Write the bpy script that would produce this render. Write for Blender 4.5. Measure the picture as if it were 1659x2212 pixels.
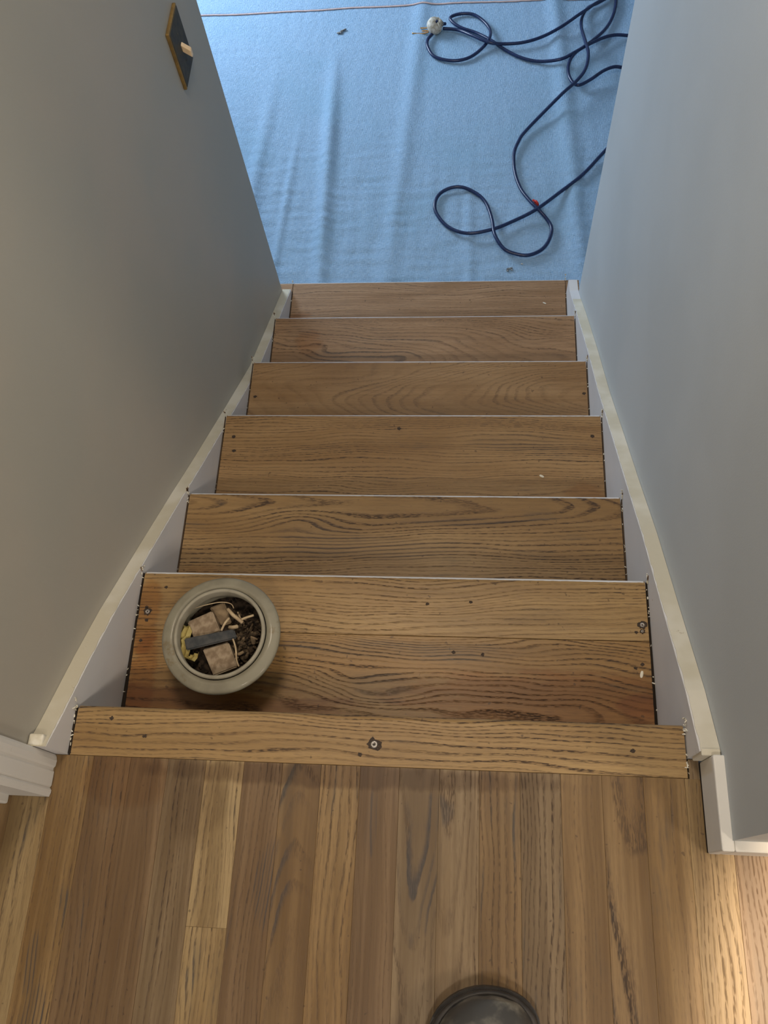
import bpy, bmesh, math, random
from mathutils import Vector, Matrix, noise
R = random.Random(7)
for o in list(bpy.data.objects): bpy.data.objects.remove(o)
scene = bpy.context.scene
COL = scene.collection

# ------------------------------------------------------------------ camera
FPX = 1898.57
cam_d = bpy.data.cameras.new('camera'); cam = bpy.data.objects.new('camera', cam_d); COL.objects.link(cam)
RX = Vector((0.99559319, 0.04791763, -0.08061075)); UP = Vector((-0.01157343, 0.91580898, 0.40144735)); FW = Vector((-0.09306045, 0.3987453, -0.91232776))
CP = Vector((0.6196196, -0.25655167, 1.3730881))
m = Matrix.Identity(4)
for i in range(3): m[i][0] = RX[i]; m[i][1] = UP[i]; m[i][2] = -FW[i]; m[i][3] = CP[i]
cam.matrix_world = m
cam_d.sensor_fit = 'VERTICAL'; cam_d.sensor_height = 24.0; cam_d.lens = 24.0 * FPX / 2212.0
cam_d.clip_start = 0.02; cam_d.clip_end = 50
scene.camera = cam

# ------------------------------------------------------------------ light
vs = scene.view_settings
vs.view_transform = 'Standard'; vs.look = 'None'; vs.gamma = 1.0; vs.use_curve_mapping = False; vs.exposure = 0.0
w = bpy.data.worlds.new('world'); scene.world = w; w.use_nodes = True
w.node_tree.nodes['Background'].inputs[0].default_value = (0.75, 0.85, 1.0, 1); w.node_tree.nodes['Background'].inputs[1].default_value = 0.12
def area(name, loc, target, sx, sy, power, color, shape='RECTANGLE', spread=180):
    l = bpy.data.lights.new(name, 'AREA'); l.shape = shape; l.size = sx; l.size_y = sy; l.energy = power; l.color = color; l.spread = math.radians(spread)
    o = bpy.data.objects.new(name, l); COL.objects.link(o); o.location = loc
    o.rotation_euler = (Vector(target) - Vector(loc)).to_track_quat('-Z', 'Y').to_euler()
    return o
# daylight through the window of the lower room (far left of the dust sheet)
area('window_daylight', (-1.52, 4.10, -0.20), (0.6, 2.9, -1.0), 1.3, 0.9, 92, (0.70, 0.84, 1.0))
# ceiling lamps of the landing; the stair one is an added warm fill
area('landing_lamp_light', (2.3, -1.30, 2.22), (0.4, 0.1, 0.0), 0.35, 0.35, 20, (1.0, 0.86, 0.70), 'DISK')
area('landing_ceiling_light', (0.75, -1.35, 2.30), (0.45, 0.7, -0.6), 0.25, 0.25, 17, (1.0, 0.88, 0.74), 'DISK')
area('stair_fill_light', (0.45, 0.75, 2.28), (0.45, 0.75, -0.6), 0.5, 0.5, 19, (1.0, 0.84, 0.66), 'DISK')
# added spot: its cone edge shapes the bright patch right of the landing
sl = bpy.data.lights.new('added_patch_spot', 'SPOT'); sl.energy = 390; sl.color = (1.0, 0.74, 0.48); sl.spot_size = math.radians(36); sl.spot_blend = 0.15; sl.shadow_soft_size = 0.05
so_ = bpy.data.objects.new('added_patch_spot', sl); COL.objects.link(so_); so_.location = (1.66, -0.46, 2.28); so_.rotation_euler = (0, 0, 0)
area('landing_back_light', (0.4, -2.3, 1.5), (0.5, 0.4, 0.0), 1.4, 1.1, 6, (0.95, 0.96, 1.0))  # broad neutral source at the back of the landing, no window modelled

H = 0.18523; WD = 0.95
NY = [0.0, 0.295, 0.549, 0.857, 1.139, 1.4286, 1.712]
LF = -7 * H

# ------------------------------------------------------------------ node helper
class NT:
    def __init__(s, name):
        s.m = bpy.data.materials.new(name); s.m.use_nodes = True; s.t = s.m.node_tree; s.n = s.t.nodes; s.l = s.t.links
        s.b = s.n['Principled BSDF']
    def new(s, ty, **kw):
        n = s.n.new(ty)
        for k, v in kw.items(): setattr(n, k, v)
        return n
    def put(s, v, sock):
        if isinstance(v, bpy.types.NodeSocket): s.l.new(v, sock)
        elif v is not None: sock.default_value = v
    def math(s, op, a, b=None, c=None, clamp=False):
        n = s.new('ShaderNodeMath', operation=op, use_clamp=clamp)
        for i, v in enumerate((a, b, c)):
            if v is not None: s.put(v, n.inputs[i])
        return n.outputs[0]
    def comb(s, x, y, z):
        n = s.new('ShaderNodeCombineXYZ')
        for i, v in enumerate((x, y, z)): s.put(v, n.inputs[i])
        return n.outputs[0]
    def noise(s, vec, scale=1.0, detail=2.0, rough=0.5):
        n = s.new('ShaderNodeTexNoise'); s.put(vec, n.inputs['Vector']); n.inputs['Scale'].default_value = scale
        n.inputs['Detail'].default_value = detail; n.inputs['Roughness'].default_value = rough
        return n.outputs[0]
    def step(s, v, a, b, lo=0.0, hi=1.0):
        n = s.new('ShaderNodeMapRange', interpolation_type='SMOOTHSTEP'); s.put(v, n.inputs[0])
        n.inputs[1].default_value = a; n.inputs[2].default_value = b; n.inputs[3].default_value = lo; n.inputs[4].default_value = hi
        return n.outputs[0]
    def mix(s, f, a, b, blend='MIX'):
        n = s.new('ShaderNodeMix', data_type='RGBA', blend_type=blend); s.put(f, n.inputs[0])
        s.put(a if isinstance(a, bpy.types.NodeSocket) else tuple(a) + (1,) * (4 - len(a)), n.inputs[6])
        s.put(b if isinstance(b, bpy.types.NodeSocket) else tuple(b) + (1,) * (4 - len(b)), n.inputs[7])
        return n.outputs[2]
    def bump(s, h, strength=0.3, dist=0.002):
        n = s.new('ShaderNodeBump'); n.inputs['Strength'].default_value = strength; n.inputs['Distance'].default_value = dist
        s.put(h, n.inputs['Height']); s.l.new(n.outputs[0], s.b.inputs['Normal'])
    def out(s, col, rough=0.6, spec=0.3, metal=0.0):
        s.put(col if isinstance(col, bpy.types.NodeSocket) else tuple(col) + (1,), s.b.inputs['Base Color'])
        s.put(rough, s.b.inputs['Roughness']); s.b.inputs['Specular IOR Level'].default_value = spec; s.b.inputs['Metallic'].default_value = metal
        return s.m
    def obj(s):
        tc = s.new('ShaderNodeTexCoord'); sp = s.new('ShaderNodeSeparateXYZ'); s.l.new(tc.outputs['Object'], sp.inputs[0])
        return tc.outputs['Object'], sp.outputs

def speckled(name, col, col2=None, scale=30, rough=0.6, bump=0.1, spec=0.3, metal=0.0, dist=0.001):
    t = NT(name); o, xyz = t.obj(); n = t.noise(o, scale, 4)
    c = t.mix(t.step(n, 0.35, 0.65), col, col2 or tuple(c * 0.85 for c in col))
    if bump: t.bump(n, bump, dist)
    return t.out(c, rough, spec, metal)

# sanded oak.  Per board the mesh carries attributes: tint (colour), ring (v0, d0, slope), wp (seed, pore strength, staining)
def wood(name, axis, stains=(), knots=(), spacing=0.0072):
    t = NT(name); o, xyz = t.obj()
    u, v = (xyz[0], xyz[1]) if axis == 'x' else (xyz[1], xyz[0])
    def att(n):
        a = t.new('ShaderNodeAttribute', attribute_name=n); return a.outputs['Color']
    tint = t.mix(1.0, att('tint'), (1.0, 0.985, 0.85), 'MULTIPLY')
    sp = t.new('ShaderNodeSeparateXYZ'); t.l.new(att('ring'), sp.inputs[0]); v0, d0, sl = sp.outputs
    sp = t.new('ShaderNodeSeparateXYZ'); t.l.new(att('wp'), sp.inputs[0]); seed, amt, stn = sp.outputs
    sd = t.math('MULTIPLY', seed, 37.0)
    P = lambda a, b: t.comb(t.math('MULTIPLY', u, a), t.math('MULTIPLY', v, b), sd)
    w1 = t.math('SUBTRACT', t.noise(P(2.2, 7.0), 1.0, 2), 0.5)
    w2 = t.math('SUBTRACT', t.noise(P(5.0, 22.0), 1.0, 2), 0.5)
    w3 = t.math('SUBTRACT', t.noise(P(70.0, 120.0), 1.0, 1), 0.5)
    vv = t.math('ADD', t.math('SUBTRACT', v, v0), t.math('ADD', t.math('MULTIPLY', w1, 0.075), t.math('MULTIPLY', w2, 0.009)))
    dd = t.math('ADD', d0, t.math('ADD', t.math('MULTIPLY', u, sl), t.math('MULTIPLY', w1, 0.05)))
    r = t.math('SQRT', t.math('ADD', t.math('MULTIPLY', vv, vv), t.math('MULTIPLY', dd, dd)))
    for (kx, ky, rx, ry, A) in knots:
        a = t.math('DIVIDE', t.math('SUBTRACT', xyz[0], kx), rx); b = t.math('DIVIDE', t.math('SUBTRACT', xyz[1], ky), ry)
        q = t.math('ADD', t.math('MULTIPLY', a, a), t.math('MULTIPLY', b, b))
        r = t.math('ADD', r, t.math('MULTIPLY', t.math('EXPONENT', t.math('MULTIPLY', q, -1.0)), A))
    r = t.math('ADD', r, t.math('MULTIPLY', w3, 0.0011))
    # slow change of ring spacing
    ph = t.math('DIVIDE', r, spacing)
    ph = t.math('ADD', ph, t.math('MULTIPLY', t.math('SINE', t.math('MULTIPLY', ph, 0.61)), 0.55))
    fr = t.math('FRACT', ph)
    ring = t.math('MULTIPLY', t.step(fr, 0.45, 0.80), t.step(fr, 0.88, 1.0, 1.0, 0.0))
    rid = t.new('ShaderNodeTexWhiteNoise', noise_dimensions='2D'); t.put(t.comb(t.math('FLOOR', ph), sd, 0.0), rid.inputs['Vector'])
    ring = t.math('MULTIPLY', ring, t.step(rid.outputs['Value'], 0.0, 1.0, 0.35, 1.15))
    band = t.noise(P(1.3, 48.0), 1.0, 2)
    pore = t.step(t.noise(P(85.0, 620.0), 1.0, 1), 0.43, 0.58)
    pore2 = t.step(t.noise(P(45.0, 1100.0), 1.0, 2), 0.52, 0.66)
    zone = t.step(t.noise(P(3.0, 11.0), 1.0, 3), 0.36, 0.62)
    streak = t.noise(P(5.0, 190.0), 1.0, 3)
    tone = t.noise(P(2.0, 9.0), 1.3, 3)
    c = t.mix(t.step(tone, 0.3, 0.7), tint, t.mix(1.0, tint, (0.74, 0.68, 0.60), 'MULTIPLY'))
    c = t.mix(t.math('MULTIPLY', t.step(streak, 0.40, 0.68), 0.34), c, t.mix(1.0, tint, (0.62, 0.54, 0.44), 'MULTIPLY'))
    c = t.mix(t.math('MULTIPLY', t.step(band, 0.38, 0.62), (0.75 if axis == 'y' else 0.35)), c, t.mix(1.0, c, (0.62, 0.58, 0.52), 'MULTIPLY'))
    soft = t.math('MULTIPLY', ring, t.math('MULTIPLY', amt, 0.36))
    c = t.mix(soft, c, t.mix(1.0, tint, (0.48, 0.38, 0.28), 'MULTIPLY'))
    dk = t.math('MULTIPLY', t.math('MULTIPLY', ring, t.math('ADD', t.math('MULTIPLY', pore, 0.9), 0.1)), t.math('MULTIPLY', amt, t.math('ADD', t.math('MULTIPLY', zone, 0.8), 0.45)), clamp=True)
    c = t.mix(dk, c, (0.055, 0.034, 0.020))
    c = t.mix(t.math('MULTIPLY', pore2, 0.38), c, (0.12, 0.075, 0.045))
    # grey-black staining that follows the open grain
    sm = t.step(t.noise(P(4.2, 16.0), 1.0, 4, 0.6), 0.56, 0.72)
    gs = t.math('MULTIPLY', t.math('MULTIPLY', sm, stn), t.math('ADD', 0.25, t.math('MULTIPLY', ring, 0.75)), clamp=True)
    c = t.mix(t.math('MULTIPLY', gs, 0.8), c, (0.060, 0.055, 0.050))
    spots = t.step(t.noise(o, 95.0, 1), 0.73, 0.79)
    c = t.mix(t.math('MULTIPLY', spots, 0.55), c, (0.05, 0.03, 0.02))
    for (sx, sy, rx, ry, col, st, grain) in stains:
        e = t.math('ADD', t.math('POWER', t.math('ABSOLUTE', t.math('DIVIDE', t.math('SUBTRACT', xyz[0], sx), rx)), 2.0),
                          t.math('POWER', t.math('ABSOLUTE', t.math('DIVIDE', t.math('SUBTRACT', xyz[1], sy), ry)), 2.0))
        e = t.math('ADD', e, t.math('MULTIPLY', t.math('SUBTRACT', t.noise(P(9.0, 38.0), 1.0, 4, 0.65), 0.5), 2.2))
        k = t.math('MULTIPLY', t.step(e, 0.35, 1.1, 1.0, 0.0), st)
        if grain: k = t.math('MULTIPLY', k, t.math('ADD', 0.12, t.math('MULTIPLY', ring, 0.88)))
        if grain: c = t.mix(k, c, col)
        else: c = t.mix(k, c, t.mix(1.0, c, col, 'MULTIPLY'))
    t.bump(t.math('SUBTRACT', t.math('MULTIPLY', streak, 0.4), dk), 0.25, 0.0012)
    return t.out(c, t.math('ADD', 0.42, t.math('MULTIPLY', dk, 0.3)), 0.35)

def wall_paint(name, col, col2):
    t = NT(name); o, xyz = t.obj()
    n = t.noise(o, 2.3, 3, 0.5); f = t.noise(o, 420.0, 2)
    c = t.mix(t.step(n, 0.35, 0.65), col, col2)
    t.bump(t.math('ADD', f, t.math('MULTIPLY', t.noise(o, 9.0, 3), 2.5)), 0.12, 0.0012)
    return t.out(c, 0.55, 0.25)

def white_paint(name, col, chip=0.6, spec=0.35):
    t = NT(name); o, xyz = t.obj()
    n = t.noise(o, 26.0, 5, 0.7); n2 = t.noise(o, 7.0, 3)
    c = t.mix(t.math('MULTIPLY', t.step(n2, 0.4, 0.7), 0.35), col, tuple(x * 0.8 for x in col))
    c = t.mix(t.math('MULTIPLY', t.step(n, 0.69, 0.74), chip), c, (0.20, 0.15, 0.10))
    t.bump(n2, 0.15, 0.003)
    return t.out(c, 0.45, spec)

M = {}
M['wall'] = wall_paint('warm_shaded_wall_paint', (0.43, 0.40, 0.345), (0.395, 0.385, 0.34))  # one wall paint; this copy is warmer and darker for the shaded left side
M['wall_r'] = wall_paint('pale_lit_wall_paint', (0.50, 0.53, 0.54), (0.465, 0.495, 0.505))  # same paint made paler and bluer for the cool light on the right
M['ceiling'] = speckled('ceiling_paint', (0.75, 0.74, 0.72), rough=0.9)
M['white'] = white_paint('white_gloss_paint', (0.66, 0.655, 0.66), 0.5)
M['casing'] = white_paint('casing_paint', (0.70, 0.69, 0.66), 0.25)
M['caulk'] = speckled('cream_caulk', (0.72, 0.70, 0.62), (0.60, 0.56, 0.44), 60, 0.7)
M['tape'] = (lambda t: (lambda o: (t.bump(t.noise(o, 200.0, 3), 0.2, 0.001), t.out(t.mix(t.math('MULTIPLY', t.step(t.noise(o, 34.0, 4, 0.7), 0.66, 0.72), 0.6), t.mix(t.step(t.noise(o, 9.0, 3), 0.4, 0.65), (0.56, 0.52, 0.41), (0.66, 0.63, 0.54)), (0.35, 0.28, 0.18)), 0.75, 0.2))[1])(t.obj()[0]))(NT('masking_tape_paper'))
M['gap'] = speckled('dark_gap_shade', (0.018, 0.012, 0.008), rough=0.95, bump=0)  # near-black stands in for the shade inside open gaps
M['barewood'] = speckled('bare_wood_chip', (0.25, 0.17, 0.10), (0.16, 0.10, 0.06), 120, 0.8)
M['gapb'] = speckled('brown_gap_fill', (0.07, 0.045, 0.028), rough=0.95, bump=0)  # brown tone for the narrow gaps of the lower treads
M['screw'] = speckled('worn_steel_screw', (0.42, 0.40, 0.38), (0.22, 0.20, 0.18), 700, 0.4, metal=0.7)
M['rust'] = speckled('black_iron_stain', (0.030, 0.025, 0.022), (0.07, 0.045, 0.03), 400, 0.8)
M['riser'] = white_paint('riser_paint', (0.60, 0.58, 0.54), 0.3)
M['subfloor'] = speckled('lower_floor_oak', (0.55, 0.38, 0.24), (0.45, 0.30, 0.18), 20, 0.6)

# ------------------------------------------------------------------ mesh helpers
def link(name, me, mat=None, parent=None, smooth=False):
    o = bpy.data.objects.new(name, me); COL.objects.link(o)
    if mat: me.materials.append(mat)
    if parent: o.parent = parent
    if smooth:
        for p in me.polygons: p.use_smooth = True
    return o
def frm(name, bm, mat, parent=None, smooth=False):
    bmesh.ops.recalc_face_normals(bm, faces=bm.faces)
    me = bpy.data.meshes.new(name); bm.to_mesh(me); bm.free(); return link(name, me, mat, parent, smooth)
def box(bm, x0, x1, y0, y1, z0, z1, bev=0.0, seg=2):
    r = bmesh.ops.create_cube(bm, size=1.0); vs_ = r['verts']
    for v in vs_: v.co = Vector(((x0 + x1) / 2 + v.co.x * (x1 - x0), (y0 + y1) / 2 + v.co.y * (y1 - y0), (z0 + z1) / 2 + v.co.z * (z1 - z0)))
    if bev:
        es = list({e for v in vs_ for e in v.link_edges}); bmesh.ops.bevel(bm, geom=es, offset=bev, segments=seg, affect='EDGES', profile=0.5)
def prism(bm, pts, axis, a0, a1):
    """polygon pts in the plane normal to axis, extruded from a0 to a1"""
    def mk(p, a):
        if axis == 'x': return (a, p[0], p[1])
        if axis == 'y': return (p[0], a, p[1])
        return (p[0], p[1], a)
    A = [bm.verts.new(mk(p, a0)) for p in pts]; B = [bm.verts.new(mk(p, a1)) for p in pts]
    bm.faces.new(A); bm.faces.new(B[::-1]); n = len(pts)
    for i in range(n): bm.faces.new((A[i], A[(i + 1) % n], B[(i + 1) % n], B[i]))
def tag(o, label, cat=None, group=None, kind=None):
    if label: o['label'] = label
    if cat: o['category'] = cat
    if group: o['group'] = group
    if kind: o['kind'] = kind
    return o
def struct(name, bm, mat, parent=None, label=None, cat=None):
    o = frm(name, bm, mat, parent); 
    if parent is None: tag(o, label, cat, kind='structure')
    return o
def empty(name, loc, label, cat, group=None):
    o = bpy.data.objects.new(name, None); COL.objects.link(o); o.location = loc; o.empty_display_size = 0.05
    return tag(o, label, cat, group)
def attrs(me, ranges):
    """ranges: list of (first_face, last_face, tint, ring, wp)"""
    for nm, k in (('tint', 2), ('ring', 3), ('wp', 4)):
        a = me.attributes.new(nm, 'FLOAT_COLOR', 'CORNER') if False else me.attributes.new(nm, 'FLOAT_VECTOR', 'FACE')
        for rg in ranges:
            for i in range(rg[0], rg[1]): a.data[i].vector = rg[k]
def cr(pts, n=8, closed=False):
    out = []; L = len(pts)
    for i in range(L - 1):
        p0 = Vector(pts[max(i - 1, 0)]); p1 = Vector(pts[i]); p2 = Vector(pts[i + 1]); p3 = Vector(pts[min(i + 2, L - 1)])
        for k in range(n):
            t = k / n
            out.append(0.5 * ((2 * p1) + (p2 - p0) * t + (2 * p0 - 5 * p1 + 4 * p2 - p3) * t * t + (3 * p1 - p0 - 3 * p2 + p3) * t ** 3))
    out.append(Vector(pts[-1])); return out
def tube(bm, path, rad, seg=10, cap=True):
    rings = []; n = len(path); up = Vector((0, 0, 1))
    for i, p in enumerate(path):
        d = (path[min(i + 1, n - 1)] - path[max(i - 1, 0)]).normalized()
        s = d.cross(up); s = s.normalized() if s.length > 1e-4 else Vector((1, 0, 0)); u2 = s.cross(d)
        rr = rad(i / (n - 1)) if callable(rad) else rad
        rings.append([bm.verts.new(p + s * math.cos(2 * math.pi * k / seg) * rr + u2 * math.sin(2 * math.pi * k / seg) * rr) for k in range(seg)])
    for a, b in zip(rings, rings[1:]):
        for k in range(seg): bm.faces.new((a[k], a[(k + 1) % seg], b[(k + 1) % seg], b[k]))
    if cap: bm.faces.new(rings[0]); bm.faces.new(rings[-1][::-1])
def lathe(bm, prof, seg=72):
    rings = [[bm.verts.new((r * math.cos(2 * math.pi * k / seg), r * math.sin(2 * math.pi * k / seg), z)) for k in range(seg)] if r > 1e-6 else [bm.verts.new((0, 0, z))] for r, z in prof]
    for a, b in zip(rings, rings[1:]):
        for k in range(seg):
            k2 = (k + 1) % seg
            if len(a) == 1 and len(b) == 1: continue
            if len(a) == 1: bm.faces.new((a[0], b[k], b[k2]))
            elif len(b) == 1: bm.faces.new((a[k], a[k2], b[0]))
            else: bm.faces.new((a[k], a[k2], b[k2], b[k]))

# ------------------------------------------------------------------ the rooms
def B(*a): bm = bmesh.new(); box(bm, *a); return bm
WT = -0.03; WE = 1.665; WR = 0.98; WRE = 1.60
# left stair wall (ends at the lower room), right stair wall with the rounded far corner
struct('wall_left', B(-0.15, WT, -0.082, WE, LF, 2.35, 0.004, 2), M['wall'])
bm = bmesh.new()
pts = [(WR, -0.168), (3.2, -0.168), (3.2, -0.048), (1.10, -0.048), (1.10, WRE + 0.02)]
rc = 0.03
for k in range(9):
    a = math.pi / 2 + k * math.pi / 16; pts.append((WR + rc + math.cos(a) * rc, WRE - rc + 0.02 + math.sin(a) * rc))
prism(bm, pts, 'z', LF, 2.35); struct('wall_right', bm, M['wall_r'])
# landing room
struct('wall_left_landing', B(-1.62, -1.5, -2.6, -0.02, -0.02, 2.35), M['wall'])
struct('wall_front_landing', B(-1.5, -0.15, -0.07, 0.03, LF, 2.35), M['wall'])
struct('wall_right_landing', B(3.2, 3.32, -2.6, -0.05, -0.02, 2.35), M['wall'])
struct('wall_back_landing', B(-1.62, 3.32, -2.72, -2.6, -0.02, 2.35), M['wall'])
struct('ceiling', B(-1.62, 3.32, -2.72, 1.79, 2.35, 2.45), M['ceiling'])
# lower room
struct('wall_header', B(-1.72, 3.2, 1.67, 1.79, 1.15, 2.35), M['wall'])
struct('ceiling_lower', B(-1.72, 3.2, 1.79, 5.3, 1.15, 1.25), M['ceiling'])
struct('wall_back_lower', B(-1.72, 3.2, 5.3, 5.42, LF, 1.25), M['wall_r'])
struct('wall_right_lower', B(3.2, 3.32, 1.5, 5.42, LF, 1.25), M['wall_r'])
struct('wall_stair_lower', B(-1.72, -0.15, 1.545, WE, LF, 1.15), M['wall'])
struct('wall_side_lower', B(1.10, 3.2, 1.5, WRE, LF, 1.15), M['wall_r'])
bm = bmesh.new()
box(bm, -1.72, -1.60, 1.665, 3.4, LF, 1.15); box(bm, -1.72, -1.60, 4.8, 5.3, LF, 1.15); box(bm, -1.72, -1.60, 3.4, 4.8, LF, -0.55); box(bm, -1.72, -1.60, 3.4, 4.8, 0.45, 1.15)
struct('wall_left_lower', bm, M['wall_r'])
bm = bmesh.new()
for a in ((3.4, 3.45, -0.55, 0.45), (4.75, 4.8, -0.55, 0.45), (3.45, 4.75, -0.55, -0.50), (3.45, 4.75, 0.40, 0.45), (4.07, 4.13, -0.50, 0.40)): box(bm, -1.70, -1.62, *a)
struct('window_1', bm, M['casing'])
struct('floor_lower', B(-1.72, 3.3, 1.5, 5.4, LF - 0.05, LF), M['subfloor'])

# landing floor: oak strips running towards the stair
bm = bmesh.new(); rg = []
tones = {'pale': (0.355, 0.265, 0.160), 'tan': (0.295, 0.200, 0.108), 'brown': (0.225, 0.152, 0.098), 'grey': (0.240, 0.178, 0.122), 'mid': (0.255, 0.170, 0.095)}
seq = {-3: 'mid', -2: 'pale', -1: 'tan', 0: 'brown', 1: 'brown', 2: 'grey', 3: 'pale', 4: 'brown', 5: 'mid', 6: 'tan', 7: 'brown', 8: 'grey', 9: 'grey', 10: 'mid', 11: 'grey', 12: 'mid', 13: 'mid', 14: 'tan', 15: 'pale'}
Rf = random.Random(11)
for i in range(-26, 54):
    x0 = 0.044 + 0.06 * i
    yb = -0.079 if True else 0
    joints = [yb]
    if i == 3: joints += [-0.312, -1.2]
    elif i == 7: joints += [-0.52, -1.5]
    elif i == 12: joints += [-0.44]
    y = joints[-1] if len(joints) > 1 else yb - Rf.uniform(0.6, 1.4)
    if len(joints) == 1: joints.append(y)
    while joints[-1] > -2.6: joints.append(max(-2.62, joints[-1] - Rf.uniform(0.7, 1.5)))
    for a, b in zip(joints, joints[1:]):
        if i > 15 and a > -0.2: a = -0.166
        f0 = len(bm.faces); box(bm, x0 + 0.00008, x0 + 0.06 - 0.00008, b + 0.0001, a, -0.02, 0.0, 0.0003, 1)
        tn = tones[seq.get(i, Rf.choice(list(tones)))]
        j = Rf.uniform(0.93, 1.07); tint = tuple(c * j for c in tn)
        kind = Rf.random()
        if kind < 0.68 and i not in (5, 8): ring = (x0 + Rf.uniform(0.1, 0.3), Rf.uniform(0.0, 0.05), Rf.uniform(-0.02, 0.02))
        else: ring = (x0 + Rf.uniform(0.01, 0.05), Rf.uniform(0.0, 0.1), Rf.choice((-1, 1)) * Rf.uniform(0.04, 0.09))
        rg.append((f0, len(bm.faces), tint, ring, (Rf.random(), Rf.uniform(0.40, 0.75), Rf.uniform(0.9, 1.5))))
f0 = len(bm.faces); box(bm, 0.9515, 0.9662, -0.0792, -0.0510, -0.02, 0.0); rg.append((f0, len(bm.faces), tones['brown'], (1.3, 0, 0), (0.4, 0.4, 0.8)))
me = bpy.data.meshes.new('floor'); bm.to_mesh(me); bm.free(); attrs(me, rg)
black = (0.045, 0.045, 0.05)
fl = link('floor', me, wood('sanded_oak_strip_floor', 'y', stains=[
    (0.005, -0.37, 0.010, 0.05, black, 0.9, True), (0.02, -0.45, 0.02, 0.06, black, 0.9, True), (0.345, -0.25, 0.03, 0.07, black, 0.7, True),
    (0.57, -0.14, 0.045, 0.03, black, 0.55, True), (0.555, -0.23, 0.03, 0.09, black, 0.65, True), (0.485, -0.16, 0.010, 0.05, black, 0.8, True),
    (0.44, -0.095, 0.35, 0.02, (0.55, 0.48, 0.42), 0.8, False), (0.10, -0.11, 0.08, 0.05, (0.85, 0.74, 0.60), 0.8, False), (0.22, -0.15, 0.05, 0.06, (0.7, 0.66, 0.62), 0.7, False)]))
tag(fl, None, kind='structure')
struct('floor_base', B(-1.5, 3.2, -2.6, -0.17, -0.06, -0.0205), M['gap'])

# trims ---------------------------------------------------------------------
# fluted vertical casing at the head of the stair, left side
bm = bmesh.new()
xs, ys = -0.015, [(-0.143, 0), (-0.137, 0.003), (-0.133, 0.003), (-0.1295, -0.0025), (-0.126, 0.001), (-0.106, 0.001), (-0.1035, -0.002), (-0.1000, -0.002), (-0.097, 0.002), (-0.089, 0.003), (-0.083, 0.0), (-0.0795, -0.004)]
prism(bm, [(-0.079, -0.143)] + [(xs + d * 0.6 - 0.001, y) for y, d in ys] + [(-0.079, -0.0795)], 'z', 0.0015, 2.1)
struct('trim_1', bm, M['casing'])
bm = bmesh.new(); box(bm, -0.16, -0.079, -0.156, -0.07, 0.002, 2.1, 0.003); struct('trim_2', bm, M['casing'])
# right baseboard: return inside the stair and run along the landing
def bb(n, x0, x1, y0, y1):
    bm = bmesh.new(); box(bm, x0, x1, y0, y1, 0.010, 0.086, 0.0025, 2); return struct(n, bm, M['casing'])
bb('baseboard_right', 0.965, WR + 0.002, -0.182, -0.056)
bb('baseboard_front', WR + 0.002, 3.2, -0.182, -0.166)
struct('baseboard_gap_shade', B(0.9665, 0.980, -0.180, -0.056, 0.0, 0.0105), M['gap'])  # dark strip stands in for the shade under the raised baseboard

# ------------------------------------------------------------------ staircase
stair = empty('staircase', (0, 0, 0), 'sanded oak staircase going down between two painted walls, white stringers and taped edges', 'staircase')
def tread(name, k, y0, y1, tint, ring, wp, mat, label=None, x0=0.004, x1=0.947, nose=True, th=0.028):
    bm = bmesh.new(); z = -k * H; r = 0.011 if nose else 0.001
    p = [(y0, z - th), (y0, z - 0.0006), (y0 + 0.0006, z)]
    if nose:
        for i in range(7): a = math.pi / 2 * (1 - i / 6); p.append((y1 - r + math.cos(a) * r, z - r + math.sin(a) * r))
        for i in range(5): a = -math.pi / 2 * i / 4; p.append((y1 - r + math.cos(a) * r, z - th + r + math.sin(a) * r))
    else: p += [(y1 - 0.0006, z), (y1, z - 0.0006), (y1, z - th)]
    prism(bm, p, 'x', x0, x1); bmesh.ops.recalc_face_normals(bm, faces=bm.faces)
    me = bpy.data.meshes.new(name); bm.to_mesh(me); bm.free(); attrs(me, [(0, len(me.polygons), tint, ring, wp)])
    o = link(name, me, mat, stair)
    if label: o['label'] = label
    return o
orange = (0.84, 0.64, 0.42)
T = []
T.append(tread('landing_nosing', 0, -0.0785, 0.0, (0.385, 0.265, 0.140), (-0.35, 0.02, 0.02), (0.11, 1.25, 0.8), wood('oak_landing_nosing', 'x', spacing=0.0082), 'narrow oak landing nosing with a countersunk screw', 0.004, 0.949))
T1 = wood('oak_first_tread', 'x', stains=[
    (0.80, 0.065, 0.34, 0.062, orange, 0.95, False), (0.93, 0.06, 0.05, 0.03, (0.74, 0.50, 0.36), 0.7, False), (0.15, 0.03, 0.35, 0.055, (0.62, 0.46, 0.32), 0.95, False),
    (0.47, 0.085, 0.06, 0.035, (0.05, 0.035, 0.025), 0.75, True), (0.31, 0.155, 0.05, 0.012, (0.06, 0.045, 0.04), 0.7, True),
    (0.50, 0.15, 0.2, 0.02, (0.05, 0.04, 0.03), 0.5, True), (0.02, 0.2, 0.03, 0.08, orange, 0.9, False), (0.03, 0.08, 0.03, 0.1, orange, 0.9, False)], knots=[(0.47, 0.068, 0.085, 0.022, 0.020), (0.40, 0.10, 0.06, 0.02, 0.014)])
T.append(tread('tread', 1, 0.1790, NY[1], (0.39, 0.265, 0.135), (-0.5, 0.02, 0.03), (0.31, 1.05, 0.4), T1, 'first tread, its front oak board'))
T.append(tread('tread', 1, -0.028, 0.1782, (0.36, 0.23, 0.105), (0.03, 0.02, 0.05), (0.62, 1.05, 0.75), T1, 'first tread, its rear oak board, stained darker', nose=False))
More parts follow.
